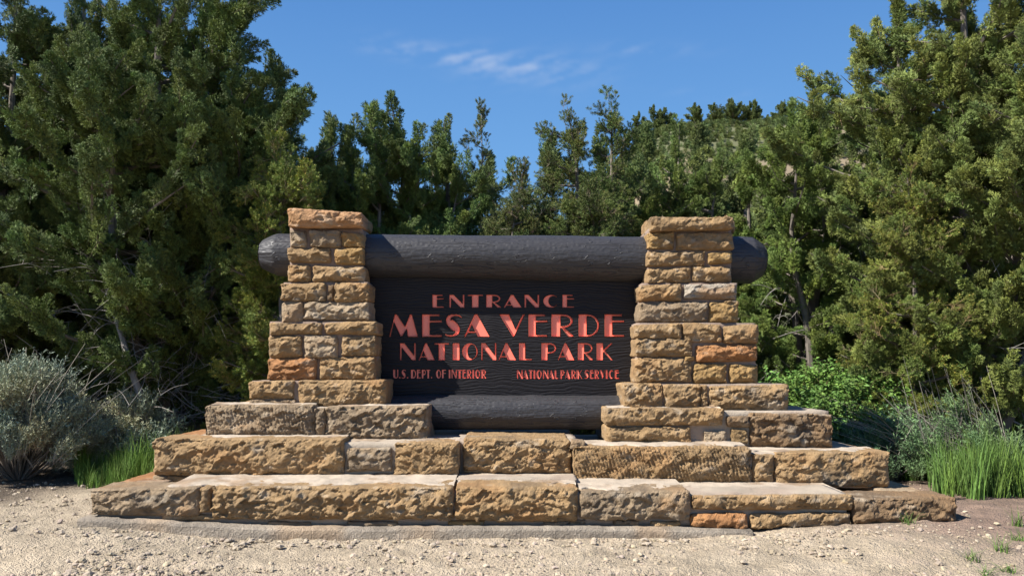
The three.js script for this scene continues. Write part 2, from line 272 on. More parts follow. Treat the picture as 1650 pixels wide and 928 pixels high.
  // pale mortar wash spread over the treads behind the stone edges, with a ragged outline
  const wash = (g, x0, x1, y, d0, d1) => {
    const nx = Math.round((x1 - x0) / .02), nz = 12, pos = [], col = [], uv = [], idx = [];
    for (let i = 0; i <= nx; i++) for (let j = -1; j <= nz; j++) {
      const x = mix(x0, x1, i / nx), f = d0 + .05 + .13 * fbm(x * 3.4, y * 9, 1, 4) + .07 * fbm(x * 15, y * 9, 2, 3), d = mix(f, d1, Math.max(0, j) / nz), k = 1 + .4 * fbm(x * 7, d * 7, y, 4) + .25 * fbm(x * 31, d * 31, y, 2), st = sstep(-.02, .3, fbm(x * 3.1, d * 4.4, y + 4, 4));
      const up = j < 0 ? -.03 : .004 + .02 * Math.max(0, j) / nz + .014 * fbm(x * 6, d * 6, y, 4);
      pos.push(x, y + up, -d); col.push(mix(.41, .28, st) * k, mix(.34, .2, st) * k, mix(.26, .13, st) * k); uv.push(x * 2.2, d * 2.2);
      if (i < nx && j < nz) { const a = i * (nz + 2) + j + 1; idx.push(a, a + 1, a + nz + 2, a + 1, a + nz + 3, a + nz + 2); }
    }
    const w = new THREE.BufferGeometry(); w.setAttribute('position', new THREE.Float32BufferAttribute(pos, 3)); w.setAttribute('color', new THREE.Float32BufferAttribute(col, 3)); w.setAttribute('uv', new THREE.Float32BufferAttribute(uv, 2)); w.setIndex(idx); w.computeVertexNormals(); mesh('mortar_wash', w, M.mortar, g);
  };
  const c3 = monument.children[2], c2 = monument.children[3], c1 = monument.children[4], yy = (p, d) => at(0, p, d).y;
  wash(c1, px0(262, 6.5), px0(729, 6.5), yy(786, 6.5), 6.58, 7.2); wash(c1, px0(733, 6.5), px0(932, 6.5), yy(787, 6.5), 6.66, 7.28); wash(c1, px0(936, 6.5), px0(1112, 6.5), yy(793, 6.5), 6.6, 7.2); wash(c1, px0(1116, 6.5), px0(1374, 6.5), yy(800, 6.5), 6.57, 7.2);
  wash(c2, px0(300, 7.12), px0(550, 7.12), yy(708.5, 7.12), 7.24, 7.55); wash(c2, px0(554, 7.12), px0(737, 7.12), yy(715.5, 7.12), 7.2, 7.55); wash(c2, px0(927, 7.12), px0(1210, 7.12), yy(721, 7.12), 7.19, 7.55); wash(c2, px0(1214, 7.12), px0(1432, 7.12), yy(731, 7.12), 7.2, 7.55);
  wash(c3, px0(333, 7.45), px0(503, 7.45), yy(653.5, 7.45), 7.52, 7.7); wash(c3, px0(526, 7.45), px0(686, 7.45), yy(656, 7.45), 7.54, 7.7); wash(c3, px0(981, 7.45), px0(1166, 7.45), yy(659, 7.45), 7.52, 7.7); wash(c3, px0(1175, 7.45), px0(1340, 7.45), yy(668, 7.45), 7.54, 7.7);
  // concrete footing
  const xs = []; for (let x = -3.6; x <= 2.0; x += .015) xs.push(x);
  const pos = [], col = [], uv = [], idx = [], ring = [[.0, -.25], [0.002, -.05], [0, -.012], [.016, .012], [.5, .016]];
  xs.forEach((x, i) => ring.forEach(([z, y], k) => {
    const t = .088 + .075 * sstep(-1.8, -3.6, x) - .02 * sstep(.8, 2, x), n = .003 * fbm(x * 7, k * 3, 2, 4) - .007 * sstep(.22, .4, fbm(x * 5, 6, 2, 3)) * (k > 1);
    pos.push(x, (k ? t + y - .016 + n : -.25), -(6.41 + z + n)); const q = fbm(x * 3, k, 8, 4) + .6 * fbm(x * 17, k * 2, 8, 3), w = sstep(.1, .4, fbm(x * 1.7, 3, 1, 3)), kk = 1 + q * .5; col.push(mix(.28, .32, w) * kk, mix(.235, .238, w) * kk, mix(.182, .16, w) * kk); uv.push(x * 2, y * 2 + z * 2);
    if (i < xs.length - 1 && k < 4) { const a = i * 5 + k; idx.push(a, a + 5, a + 1, a + 1, a + 5, a + 6); }
  }));
  const fg = new THREE.BufferGeometry(); fg.setAttribute('position', new THREE.Float32BufferAttribute(pos, 3)); fg.setAttribute('color', new THREE.Float32BufferAttribute(col, 3)); fg.setAttribute('uv', new THREE.Float32BufferAttribute(uv, 2)); fg.setIndex(idx); fg.computeVertexNormals();
  mesh('footing', fg, M.concrete, monument).userData.label = 'low grey concrete footing under the bottom step';
}
console.log('monument done');

// ------------------------------------------------------------------ logs
function logGeo(len, r0, r1, chL, chR, seed, facets) {
  const nl = Math.round(len / .022), nr = 72, pos = [], uv = [], idx = [];
  const knots = []; const R = rng(seed); for (let i = 0; i < 9; i++) knots.push([R() * len, R() * 6.28, .05 + R() * .06, (R() - .35) * .018]);
  for (let i = 0; i <= nl; i++) for (let j = 0; j <= nr; j++) {
    const x = i / nl * len, t = j % nr / nr * Math.PI * 2; let r = mix(r0, r1, x / len);
    const cx = Math.cos(t), cy = Math.sin(t);
    r += .012 * fbm(x * 1.3 + seed, cx * 1.2, cy * 1.2, 3) + .004 * fbm(x * 5, cx * 6, cy * 6 + seed, 3);
    for (const [kx, kt, ks, kh] of knots) { let dt = Math.abs(t - kt); dt = Math.min(dt, 6.283 - dt) * r; const q = ((x - kx) ** 2 * .5 + dt * dt) / ks / ks; if (q < 6) r += kh * Math.exp(-q); }
    const lim = (e, c) => e < c ? mix(.62, 1, Math.pow(e / c, .75)) : 1;         // hewn ends
    let k = Math.min(lim(x, chL), lim(len - x, chR)); if (k < 1 && facets) { const f = Math.PI / 5; const m = ((t % f) + f) % f - f / 2; k *= mix(1, Math.cos(f / 2) / Math.cos(m), .9); }
    pos.push(x - len / 2, cy * r * k, cx * r * k); uv.push(x / 1.6, j / nr * 1.2);
    if (i < nl && j < nr) { const a = i * (nr + 1) + j; idx.push(a, a + 1, a + nr + 1, a + 1, a + nr + 2, a + nr + 1); }
  }
  for (const [e, s] of [[0, 0], [nl, 1]]) { const c = pos.length / 3, b = e * (nr + 1); pos.push(e / nl * len - len / 2, 0, 0); uv.push(.5, .5); for (let j = 0; j < nr; j++) s ? idx.push(c, b + j + 1, b + j) : idx.push(c, b + j, b + j + 1); }
  const g = new THREE.BufferGeometry(); g.setAttribute('position', new THREE.Float32BufferAttribute(pos, 3)); g.setAttribute('uv', new THREE.Float32BufferAttribute(uv, 2)); g.setIndex(idx); g.computeVertexNormals(); return g;
}
{
  const a = mesh('log_beam', logGeo(5.27, .222, .242, .16, .13, 3, true), M.log);
  a.position.set(.005, 2.555, -8.14); a.rotation.z = -.0115;
  tag(a, 'black painted log beam with hewn ends spanning both stone pillars above the board', 'log');
  const b = mesh('sill_log', logGeo(2.8, .178, .174, .02, .02, 8, false), M.log);
  b.position.set(.02, .935, -8.08);
  tag(b, 'short weathered black log lying on the steps under the board', 'log');
}

// ------------------------------------------------------------------ sign board with incised lettering
const glyphSet = (t, th) => {
  const arc = (cx, cy, rx, ry, a0, a1, n = 14) => { const r = []; for (let i = 0; i <= n; i++) { const a = (a0 + (a1 - a0) * i / n) * Math.PI / 180; r.push([cx + rx * Math.cos(a), cy + ry * Math.sin(a)]); } return r; };
  const T = .42, bt = th, sp = [[.95, .83, .045], [.8, .92, .05], [.55, .945, .055], [.32, .88, .1], [.24, .74, .16], [.36, .6, .2], [.56, .46, .21], [.7, .32, .18], [.68, .17, .11], [.5, .07, .06], [.25, .055, .05], [.04, .12, .045]];
  const S = (() => { const l = [], r = []; const c = new THREE.CatmullRomCurve3(sp.map(p => new THREE.Vector3(p[0], p[1], p[2]))); for (let i = 0; i <= 36; i++) { const p = c.getPoint(i / 36), g = c.getTangent(i / 36), m = Math.hypot(g.x, g.y); l.push([p.x - g.y / m * p.z, p.y + g.x / m * p.z]); r.unshift([p.x + g.y / m * p.z, p.y - g.x / m * p.z]); } return l.concat(r); })();
  const stemBowl = [[0, 0], [0, 1], [.55, 1], ...arc(.55, .69, .42, .31, 84, -84)];
  const bowl = [[T + .02, 1 - t], ...arc(.5, .69, .47 - bt, .31 - t, 88, -88), [T + .02, .38 + t]];
  return {
    E: [[[0, 0], [0, 1], [.88, 1], [.88, 1 - t], [T, 1 - t], [T, .62 + t], [1, .62 + t], [1, .62], [T, .62], [T, t], [1, t], [1, 0]]],
    F: [[[0, 0], [0, 1], [1, 1], [1, 1 - t], [T, 1 - t], [T, .52 + t], [.92, .52 + t], [.92, .52], [T, .52], [T, 0]]],
    N: [[[0, 0], [0, 1], [.3, 1], [1 - bt, .3], [1 - bt, 1], [1, 1], [1, 0], [.74, 0], [bt, .72], [bt, 0]]],
    T: [[[.28, 0], [.28, 1 - t], [0, 1 - t], [.04, 1], [1, 1], [.97, 1 - t], [.72, 1 - t], [.72, 0]]],
    R: [[...stemBowl, [.62, .38], [1, .07], [1, 0], [.9 - bt, 0], [.46, .37], [T, .37], [T, 0]], bowl],
    P: [[...stemBowl, [.52, .38], [T, .38], [T, 0]], bowl],
    A: [[[0, 0], [.4, 1], [.53, 1], [1, 0], [.53, 0], [.46, .16], [.17, .16], [.1, 0]], [[.215, .26], [.415, .26], [.308, .52]]],
    C: [[...arc(.55, .5, .55, .5, 42, 318, 24), ...arc(.7, .5, .36 - bt * .3, .5 - t, 310, 50, 20)]],
    M: [[[0, 0], [.2, 1], [.28, 1], [.55, .47], [.71, 1], [.79, 1], [1, 0], [.63, 0], [.61, .34], [.46, .03], [.39, .03], [.19, .62], [.07, 0]]],
    S: [S],
    V: [[[0, 1], [.4, 1], [.63, .36], [.9, 1], [1, 1], [.59, 0], [.52, 0]]],
    D: [[[0, 0], [0, 1], [.45, 1], ...arc(.45, .5, .55, .5, 85, -85, 20), [.45, 0]], [[T, 1 - t], ...arc(.45, .5, .55 - bt, .5 - t, 88, -88, 18), [T, t]]],
    I: [[[0, 0], [0, 1], [1, 1], [1, 0]]],
    O: [arc(.5, .5, .5, .5, 0, 350, 34), arc(.69 - bt / 2, .5, .31 - bt / 2, .5 - t, 0, 345, 24)],
    L: [[[0, 0], [0, 1], [.5, 1], [.5, t], [1, t], [1, 0]]],
    K: [[[0, 0], [0, 1], [T, 1], [T, .6], [.85, 1], [1, 1], [.55, .56], [1, 0], [.86, 0], [.45, .47], [T, .44], [T, 0]]],
    U: [[[0, 1], [T, 1], ...arc((T + 1 - bt) / 2, .3, (1 - bt - T) / 2, .3 - t, 180, 360, 12), [1 - bt, 1], [1, 1], ...arc(.5, .3, .5, .3, 0, -180, 18)]],
    '.': [[[0, 0], [0, 1], [1, 1], [1, 0]]],
  };
};
{
  const D = 8.12, S = D / FOC, board = tag(group('sign_board'), 'black wooden board with coral incised park name lettering between the pillars', 'sign');
  const X = zx => (590 + zx / 3.315 - 825) * S, Y = zy => EYE + (HZ - 440 - zy / 3.315) * S;
  const x0 = -1.7, x1 = 1.68, y0 = .95, y1 = 2.5;
  const outline = new THREE.Shape([[x0, y0], [x1, y0], [x1, y1], [x0, y1]].map(p => new THREE.Vector2(...p)));
  const islands = [], pockets = [];
  const line = (zt, zb, items, depth, inset, t = .11, th = .13) => {
    const glyphs = glyphSet(t, th);
    for (const [ch, a, b] of items) {
      const dot = ch === '.', yb = Y(zb), h = (Y(zt) - yb) * (dot ? .16 : 1), xa = X(a), w = X(b) - X(a);
      const rings = glyphs[ch].map(r => r.map(([u, v]) => new THREE.Vector2(xa + u * w, yb + v * h)));
      rings.forEach((r, i) => { if (THREE.ShapeUtils.isClockWise(r) === (i === 0)) r.reverse(); });
      outline.holes.push(new THREE.Path(rings[0])); if (rings[1]) islands.push(new THREE.Shape(rings[1]));
      const s = new THREE.Shape(rings[0]); if (rings[1]) s.holes.push(new THREE.Path(rings[1]));
      pockets.push([s, depth, inset]);
    }
  };
  line(115, 185, [['E', 352, 415], ['N', 443, 525], ['T', 540, 625], ['R', 640, 720], ['A', 733, 833], ['N', 845, 925], ['C', 945, 1025], ['E', 1048, 1112]], .012, .004);
  line(218, 342, [['M', 118, 278], ['E', 295, 405], ['S', 414, 516], ['A', 520, 663], ['V', 708, 850], ['E', 865, 970], ['R', 988, 1110], ['D', 1133, 1248], ['E', 1272, 1382]], .02, .008);
  line(373, 467, [['N', 178, 265], ['A', 277, 368], ['T', 361, 445], ['I', 460, 500], ['O', 510, 598], ['N', 613, 697], ['A', 703, 803], ['L', 815, 888], ['P', 935, 1020], ['A', 1022, 1115], ['R', 1130, 1214], ['K', 1230, 1320]], .016, .006);
  line(516, 563, [['U', 143, 171], ['.', 175, 182], ['S', 187, 213], ['.', 217, 224], ['D', 238, 266], ['E', 270, 291], ['P', 296, 319], ['T', 320, 342], ['.', 345, 352], ['O', 372, 400], ['F', 404, 427], ['I', 440, 450], ['N', 455, 484], ['T', 486, 510], ['E', 513, 533], ['R', 537, 561], ['I', 566, 576], ['O', 580, 608], ['R', 612, 640]], .007, .001, .13, .22);
  line(518, 565, [['N', 805, 836], ['A', 838, 866], ['T', 867, 890], ['I', 893, 903], ['O', 908, 938], ['N', 944, 974], ['A', 976, 1004], ['L', 1006, 1026], ['P', 1037, 1060], ['A', 1062, 1091], ['R', 1095, 1119], ['K', 1123, 1155], ['S', 1165, 1190], ['E', 1195, 1216], ['R', 1220, 1244], ['V', 1247, 1276], ['I', 1280, 1290], ['C', 1296, 1322], ['E', 1328, 1352]], .007, .001, .13, .22);
  const uvm = g => { const p = g.attributes.position, uv = g.attributes.uv; for (let i = 0; i < p.count; i++) uv.setXY(i, p.getX(i) / 1.5, p.getY(i) / 1.5); return g; };
  const face = mergeGeometries([outline, ...islands].map(s => uvm(new THREE.ExtrudeGeometry(s, { depth: .024, bevelEnabled: false, curveSegments: 2 }))));
  const panel = mesh('panel', face, M.board, board); panel.position.z = -D - .024;
  const back = mesh('backing', uvm(new THREE.BoxGeometry(x1 - x0 - .01, y1 - y0 - .01, .05)), M.board, board); back.position.set((x0 + x1) / 2, (y0 + y1) / 2, -D - .0505);
  for (const [s, depth, inset] of pockets) {                     // cut letters: sloping walls and a flat painted floor
    const e = new THREE.ExtrudeGeometry(s, { depth: 0, bevelEnabled: true, bevelThickness: depth, bevelSize: -inset, bevelOffset: 0, bevelSegments: 1, curveSegments: 2 });
    const p = e.attributes.position, out = []; let lo = 1e9, hi = -1e9; for (let i = 0; i < p.count; i++) { lo = Math.min(lo, p.getZ(i)); hi = Math.max(hi, p.getZ(i)); }
    const midz = (lo + hi) / 2;
    for (let i = 0; i < p.count; i += 3) { if ([0, 1, 2].every(k => p.getZ(i + k) < midz + 1e-6)) for (const k of [0, 2, 1]) out.push(p.getX(i + k), p.getY(i + k), p.getZ(i + k) - midz - D - .0005); }
    mesh('letter', geo(out), M.paint, board);
  }
}
console.log('sign done');

// ------------------------------------------------------------------ plants: building blocks
class Soup {
  constructor() { this.p = []; this.c = []; }
  tri(a, b, c, k) { this.p.push(a.x, a.y, a.z, b.x, b.y, b.z, c.x, c.y, c.z); for (let i = 0; i < 3; i++) this.c.push(...k); }
  spike(o, dir, len, w, k, tipk) {                               // slim three-sided spine
    const u = Math.abs(dir.y) < .9 ? new THREE.Vector3(0, 1, 0) : new THREE.Vector3(1, 0, 0); u.cross(dir).normalize(); const v = u.clone().cross(dir);
    const tip = o.clone().addScaledVector(dir, len), q = [0, 1, 2].map(i => { const a = i * 2.094; return o.clone().addScaledVector(dir, len * .3).addScaledVector(u, Math.cos(a) * w).addScaledVector(v, Math.sin(a) * w); });
    for (let i = 0; i < 3; i++) { this.tri(q[i], q[(i + 1) % 3], tip, tipk || k); this.tri(q[(i + 1) % 3], q[i], o, k); }
  }
  blade(o, dir, side, len, w, k, bend = 0) {                     // narrow flat leaf
    const m = o.clone().addScaledVector(dir, len * .45), tip = o.clone().addScaledVector(dir, len); tip.y -= bend;
    const a = m.clone().addScaledVector(side, w), b = m.clone().addScaledVector(side, -w); this.tri(o, a, b, k); this.tri(a, tip, b, k);
  }
  tube(pts, r0, r1, k, n = 5) {
    const c = new THREE.CatmullRomCurve3(pts), N = Math.max(3, pts.length * 2), rings = [];
    for (let i = 0; i <= N; i++) { const t = i / N, p = c.getPoint(t), d = c.getTangent(t), u = (Math.abs(d.y) < .95 ? new THREE.Vector3(0, 1, 0) : new THREE.Vector3(1, 0, 0)).cross(d).normalize(), v = u.clone().cross(d), r = mix(r0, r1, t); rings.push(Array.from({ length: n }, (_, j) => { const a = j / n * 6.283, q = r * (1 + .15 * noise3(p.x * 9 + j, p.y * 5, p.z * 9)); return p.clone().addScaledVector(u, Math.cos(a) * q).addScaledVector(v, Math.sin(a) * q); })); }
    for (let i = 0; i < N; i++) for (let j = 0; j < n; j++) { const e = (j + 1) % n, kk = k.map(x => x * (1 + .25 * noise3(i * 3.1, j * 5.3, k[0] * 99))); this.tri(rings[i][j], rings[i][e], rings[i + 1][j], kk); this.tri(rings[i][e], rings[i + 1][e], rings[i + 1][j], kk); }
    return c;
  }
  build() { return geo(this.p, this.c); }
}
const V = (x, y, z) => new THREE.Vector3(x, y, z);
const rdir = R => { const z = R() * 2 - 1, a = R() * 6.283, s = Math.sqrt(1 - z * z); return V(s * Math.cos(a), z, s * Math.sin(a)); };
const PLUME = {
  juniper(R) {                                                   // flame-shaped spray of scale-leaved twigs, 0.6 m long, along +y
    const s = new Soup(), L = .56; s.spike(V(0, -.1, 0), V(0, 1, 0), L, .006, [.12, .085, .06]);
    for (let i = 0; i < 120; i++) {
      const t = Math.pow(R(), .85), a = R() * 6.283, rad = V(Math.cos(a), 0, Math.sin(a)), rr = .16 * Math.pow(Math.sin(Math.PI * clamp(t * .84 + .1, 0, 1)), .8) * (.2 + .8 * R()) * (.7 + .5 * noise3(a * 1.3, t * 5, 7));
      const o = rad.clone().multiplyScalar(rr).add(V(0, t * L, 0)), dir = rad.clone().multiplyScalar(.7).add(V(0, .5 + t * .7, 0)).addScaledVector(rdir(R), .45).normalize();
      const side = rdir(R).cross(dir).normalize(), b = .65 + R() * .7, k = [.062 * b, .092 * b, .024 * b], kt = [.125 * b, .165 * b, .04 * b];
      s.spike(o, dir, .1, .0085, k, kt);
      for (let j = 0; j < 4; j++) { const sg = j % 2 ? 1 : -1, q = o.clone().addScaledVector(dir, .012 + j * .018); s.spike(q, dir.clone().multiplyScalar(.8).addScaledVector(side, sg * .65).addScaledVector(rdir(R), .3).normalize(), .07 - j * .007, .0072, k, kt); }
    }
    return s.build();
  },
  pine(R) {                                                      // short needled pine twig with tufts at its ends
    const s = new Soup();
    for (let i = 0; i < 12; i++) {
      const a = i * 2.4, t = .12 + .38 * R(), rad = V(Math.cos(a), 0, Math.sin(a)), end = i ? rad.clone().multiplyScalar(.07 + .16 * R()).add(V(0, t + .1, 0)) : V(0, .55, 0), st = i ? V(0, t * .6, 0) : V(0, -.1, 0);
      const ax = end.clone().sub(st).normalize(); s.spike(st, ax, end.distanceTo(st), .006, [.16, .12, .09]);
      for (let n = 0; n < 62; n++) { const o = end.clone().addScaledVector(ax, -.13 * R()), d = ax.clone().multiplyScalar(.75).addScaledVector(rdir(R), .85).normalize(), b = .8 + R() * .4; s.blade(o, d, rdir(R).cross(d).normalize(), .06 + R() * .02, .0045, [.115 * b, .145 * b, .036 * b]); }
      for (let n = 0; n < 3; n++) s.spike(end.clone(), ax.clone().addScaledVector(rdir(R), .3).normalize(), .035, .006, [.34, .25, .10]);   // buds
    }
    return s.build();
  },
  sage(R) {
    const s = new Soup();
    for (let i = 0; i < 26; i++) {
      const d = V((R() - .5) * .9, 1, (R() - .5) * .9).normalize(), o = V((R() - .5) * .12, R() * .1, (R() - .5) * .12), len = .2 + R() * .2; s.spike(o, d, len, .0035, [.26, .23, .19]);
      for (let n = 0; n < 24; n++) { const t = .25 + .75 * R(), q = o.clone().addScaledVector(d, len * t), e = d.clone().multiplyScalar(.8).addScaledVector(rdir(R), .8).normalize(), b = .8 + R() * .4; s.blade(q, e, rdir(R).cross(e).normalize(), .035 + R() * .02, .0045, [.24 * b, .265 * b, .18 * b]); }
    }
    return s.build();
  },
  leafy(R) {
    const s = new Soup();
    for (let i = 0; i < 9; i++) {
      const d = V((R() - .5) * 1.3, 1, (R() - .5) * 1.3).normalize(), len = .2 + R() * .25; s.spike(V(0, 0, 0), d, len, .004, [.12, .11, .05]);
      for (let n = 0; n < 16; n++) { const q = d.clone().multiplyScalar(len * (.25 + .75 * n / 15)), e = rdir(R); e.y = Math.abs(e.y) * .5 + .1; e.normalize(); const b = .8 + R() * .4; s.blade(q, e, rdir(R).cross(e).normalize(), .05 + R() * .025, .013, [.075 * b, .15 * b, .026 * b], .008); }
    }
    return s.build();
  },
  grass(R) {
    const s = new Soup();
    for (let i = 0; i < 34; i++) {
      const a = R() * 6.283, lean = .12 + R() * .9, h = .35 + R() * .65, w = .009 + R() * .008, o = V((R() - .5) * .3, 0, (R() - .5) * .3), hd = V(Math.cos(a), 0, Math.sin(a)), sd = V(-Math.sin(a), 0, Math.cos(a)), b = .75 + R() * .5, k = [.09 * b, .16 * b, .025 * b];
      let p0 = o, w0 = w; for (let j = 1; j <= 4; j++) { const t = j / 4, p1 = o.clone().addScaledVector(hd, lean * t * t * h).add(V(0, h * (t - .25 * lean * t * t), 0)), w1 = w * (1 - t * .96); const A = p0.clone().addScaledVector(sd, w0), B = p0.clone().addScaledVector(sd, -w0), C = p1.clone().addScaledVector(sd, w1), E = p1.clone().addScaledVector(sd, -w1); s.tri(A, B, C, k); s.tri(B, E, C, k); p0 = p1; w0 = w1; }
    }
    return s.build();
  },
};
const plumes = {}; for (const k in PLUME) plumes[k] = [1, 2, 3, 4].map(i => PLUME[k](rng(i * 31 + k.length * 7)));
const Y1 = V(0, 1, 0);
// foliage: places = [position, direction, scale]; one instanced part per plume variant
function foliage(parent, kind, places, tint, R, name = 'foliage') {
  const by = [[], [], [], []]; for (const p of places) by[R() * 4 | 0].push(p);
  by.forEach((list, v) => {
    if (!list.length) return; const im = shade(new THREE.InstancedMesh(plumes[kind][v], M.leaf, list.length)); im.name = name; im.userData.kind = 'stuff';
    const m = new THREE.Matrix4(), q = new THREE.Quaternion(), tw = new THREE.Quaternion(), c = new THREE.Color();
    list.forEach(([p, d, s], i) => { q.setFromUnitVectors(Y1, d).multiply(tw.setFromAxisAngle(Y1, R() * 6.283)); const s2 = typeof s === 'number' ? V(s, s, s) : s; im.setMatrixAt(i, m.compose(p, q, s2)); const b = .7 + R() * .6, y = (R() - .5) * .25; im.setColorAt(i, c.setRGB(tint[0] * b * (1 + y), tint[1] * b, tint[2] * b * (1 - y))); });
    parent.add(im);
  });
}
const treeGroup = 'trees growing behind the monument';
function tree(name, label, o) {
  const R = rng(o.seed), root = tag(group(name), label, 'tree', o.group), h = o.h, r = o.r, low = o.low ?? .12, kind = o.kind || 'juniper', ps = o.ps || 1;
  root.position.set(o.x, groundYs(o.x, o.d) - .05, -o.d);
  const barkK = o.bark || [.17, .145, .12], trunk = new Soup(), limbs = new Soup(), dead = new Soup(), places = [];
  const stems = [];
  for (let s = 0; s < (o.stems || 2); s++) {
    const a = R() * 6.283, sp = s ? r * (.3 + .4 * R()) : r * .08, hh = s ? h * (.66 + R() * .24) : h, pts = [];
    for (let i = 0; i <= 5; i++) { const t = i / 5; pts.push(V(Math.cos(a) * sp * Math.pow(t, .7) + (R() - .5) * .14 * r * (t > 0) + (o.lean || 0) * t, hh * t * .97, Math.sin(a) * sp * Math.pow(t, .7) + (R() - .5) * .14 * r * (t > 0))); }
    stems.push([trunk.tube(pts, (o.tr || .13) * (s ? .7 : 1), .004, barkK, 8), hh]);
  }
  const prof = t => { const q = clamp((t - low) / (1 - low), 0, 1); return Math.pow(Math.sin(Math.PI * Math.pow(clamp(q * .86 + .08, 0, 1), o.pk || .62)), .55) * (1 - .12 * q) + .06; };
  const nl = o.nl || 46;
  for (let i = 0; i < nl; i++) {
    const t = low + (1 - low) * Math.pow((i + R()) / nl, .85), [st] = stems[i % stems.length], az = i * 2.39996 + R() * .9, hs = clamp(t - .06 - .1 * R(), .03, .99), o0 = st.getPoint(hs), lob = .72 + .42 * noise3(Math.cos(az) * 1.4 + o.seed, t * 4, Math.sin(az) * 1.4), len = r * prof(t) * lob * (.75 + .4 * R());
    const out = V(Math.cos(az), 0, Math.sin(az)), rise = (kind === 'pine' ? .2 : .3) + .45 * R() * t, e = o0.clone().addScaledVector(out, len).add(V(0, len * rise, 0)), m1 = o0.clone().lerp(e, .5).add(V((R() - .5) * .2 * len, -.06 * len, (R() - .5) * .2 * len));
    if (e.y > h) e.y = h - R() * .2;
    const c = limbs.tube([o0, m1, e], .012 + .016 * len, .004, barkK, 4), n = Math.max(2, Math.round((len + .25) / (.115 * ps) * (o.dens || 1)));
    for (let j = 0; j < n; j++) {
      const u = 1 - Math.pow(R(), 1.25) * .85 * (len > .35 ? 1 : .5), p = c.getPoint(u), d = c.getTangent(u).multiplyScalar(.5).add(V(0, kind === 'pine' ? .35 : .55, 0)).addScaledVector(out, .3).addScaledVector(rdir(R), .75).normalize();
      p.addScaledVector(rdir(R), .22 * R() * ps).addScaledVector(d, -.15 * ps); places.push([p, d, (.3 + .38 * R()) * ps]);
    }
  }
  for (const [st, hh] of stems) for (let j = 0; j < 12; j++) { const u = .86 + .14 * j / 11, p = st.getPoint(u).addScaledVector(rdir(R), .09); places.push([p.addScaledVector(Y1, -.12 * ps), V((R() - .5) * .5, 1, (R() - .5) * .5).normalize(), (.36 + .25 * R()) * ps]); }
  for (let i = 0; i < (o.dead || 0); i++) {                       // bare grey twigs in the lower crown
    const [st] = stems[i % stems.length]; let p = st.getPoint(.05 + .5 * R()), d = rdir(R); d.y = d.y * .5 + .1; d.normalize(); const len = r * (.3 + .5 * R()), pts = [p.clone()];
    for (let j = 0; j < 4; j++) { d.addScaledVector(rdir(R), .45).normalize(); d.y -= .12; p = p.clone().addScaledVector(d, len / 4); pts.push(p); }
    const g = .8 + R() * .5, k = [.25 * g, .23 * g, .205 * g], c = dead.tube(pts, .007 + .006 * R(), .002, k, 3);
    for (let b = 0; b < 5; b++) { const q = c.getPoint(.3 + .7 * R()), e = rdir(R), l = .12 + .3 * R(); dead.tube([q, q.clone().addScaledVector(e, l * .5), q.clone().addScaledVector(e, l).add(V(0, -.06, 0))], .004, .0015, k, 3); }
  }
  mesh('trunk', trunk.build(), M.bark, root); mesh('branches', limbs.build(), M.bark, root);
  if (o.dead) mesh('dead_twigs', dead.build(), M.bark, root);
  const crown = group('crown', root); foliage(crown, kind, places, o.tint || [1, 1, 1], R);
  return root;
}
function groundYs(x, d) { return d > 100 ? hillY(x, -d) : groundY(x, d); }
const px = (p, d) => (p - 825) / FOC * d, ht = (y, d) => EYE + (HZ - y) / FOC * d;

// ------------------------------------------------------------------ trees
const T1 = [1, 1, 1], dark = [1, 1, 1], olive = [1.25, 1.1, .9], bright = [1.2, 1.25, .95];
const J = (label, p, d, yTop, r, seed, o = {}) => tree(o.kind === 'pine' ? 'pine_tree' : 'juniper_tree', label, { x: px(p, d), d, h: ht(yTop, d), r, seed, ...o });
J('tall dense juniper with tangled grey dead twigs beside the sagebrush', 262, 11, -140, 2.15, 11, { pk: .9, stems: 5, nl: 215, dens: 1.6, dead: 300, low: .24, tint: [1, 1.05, .95], tr: .16, lean: .1 });
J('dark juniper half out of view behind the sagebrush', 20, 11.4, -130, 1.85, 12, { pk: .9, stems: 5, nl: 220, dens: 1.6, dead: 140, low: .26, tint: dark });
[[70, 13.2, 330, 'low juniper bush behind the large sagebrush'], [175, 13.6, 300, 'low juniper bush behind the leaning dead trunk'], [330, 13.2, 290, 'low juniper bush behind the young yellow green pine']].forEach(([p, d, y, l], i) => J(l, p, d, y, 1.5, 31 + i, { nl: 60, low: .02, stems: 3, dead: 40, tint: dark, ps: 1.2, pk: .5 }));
J('full crowned juniper standing close behind the tall dense juniper', 318, 12, -150, 1.55, 36, { pk: .95, stems: 5, nl: 190, dens: 1.35, low: .2, dead: 60, tint: [1.05, 1.12, .95] });
J('upright juniper filling the corner behind the dark juniper', 130, 13, -170, 1.9, 35, { pk: .85, stems: 5, nl: 170, dens: 1.5, low: .2, dead: 30 });
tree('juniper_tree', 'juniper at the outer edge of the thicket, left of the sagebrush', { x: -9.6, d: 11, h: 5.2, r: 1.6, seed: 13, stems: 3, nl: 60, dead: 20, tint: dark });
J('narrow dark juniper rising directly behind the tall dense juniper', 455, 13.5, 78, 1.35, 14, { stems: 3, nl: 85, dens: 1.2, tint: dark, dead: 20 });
J('young yellow green pine growing against the pillar with the orange capstone', 455, 9.9, 228, 1.15, 15, { kind: 'pine', nl: 85, dens: 1.3, low: .05, stems: 2, tint: [1.45, 1.45, .9], tr: .07 });
J('rounded juniper with pointed top behind the black log', 645, 13, 136, 1.75, 16, { stems: 5, nl: 160, dens: 1.2, dead: 60, low: .1, pk: .72, tint: [1.15, 1.2, 1] });
J('slimmer juniper leaning on the rounded pointed juniper', 722, 13.4, 180, 1.35, 17, { stems: 4, nl: 105, dens: 1.15, dead: 30, pk: .72, tint: [1.1, 1.15, 1] });
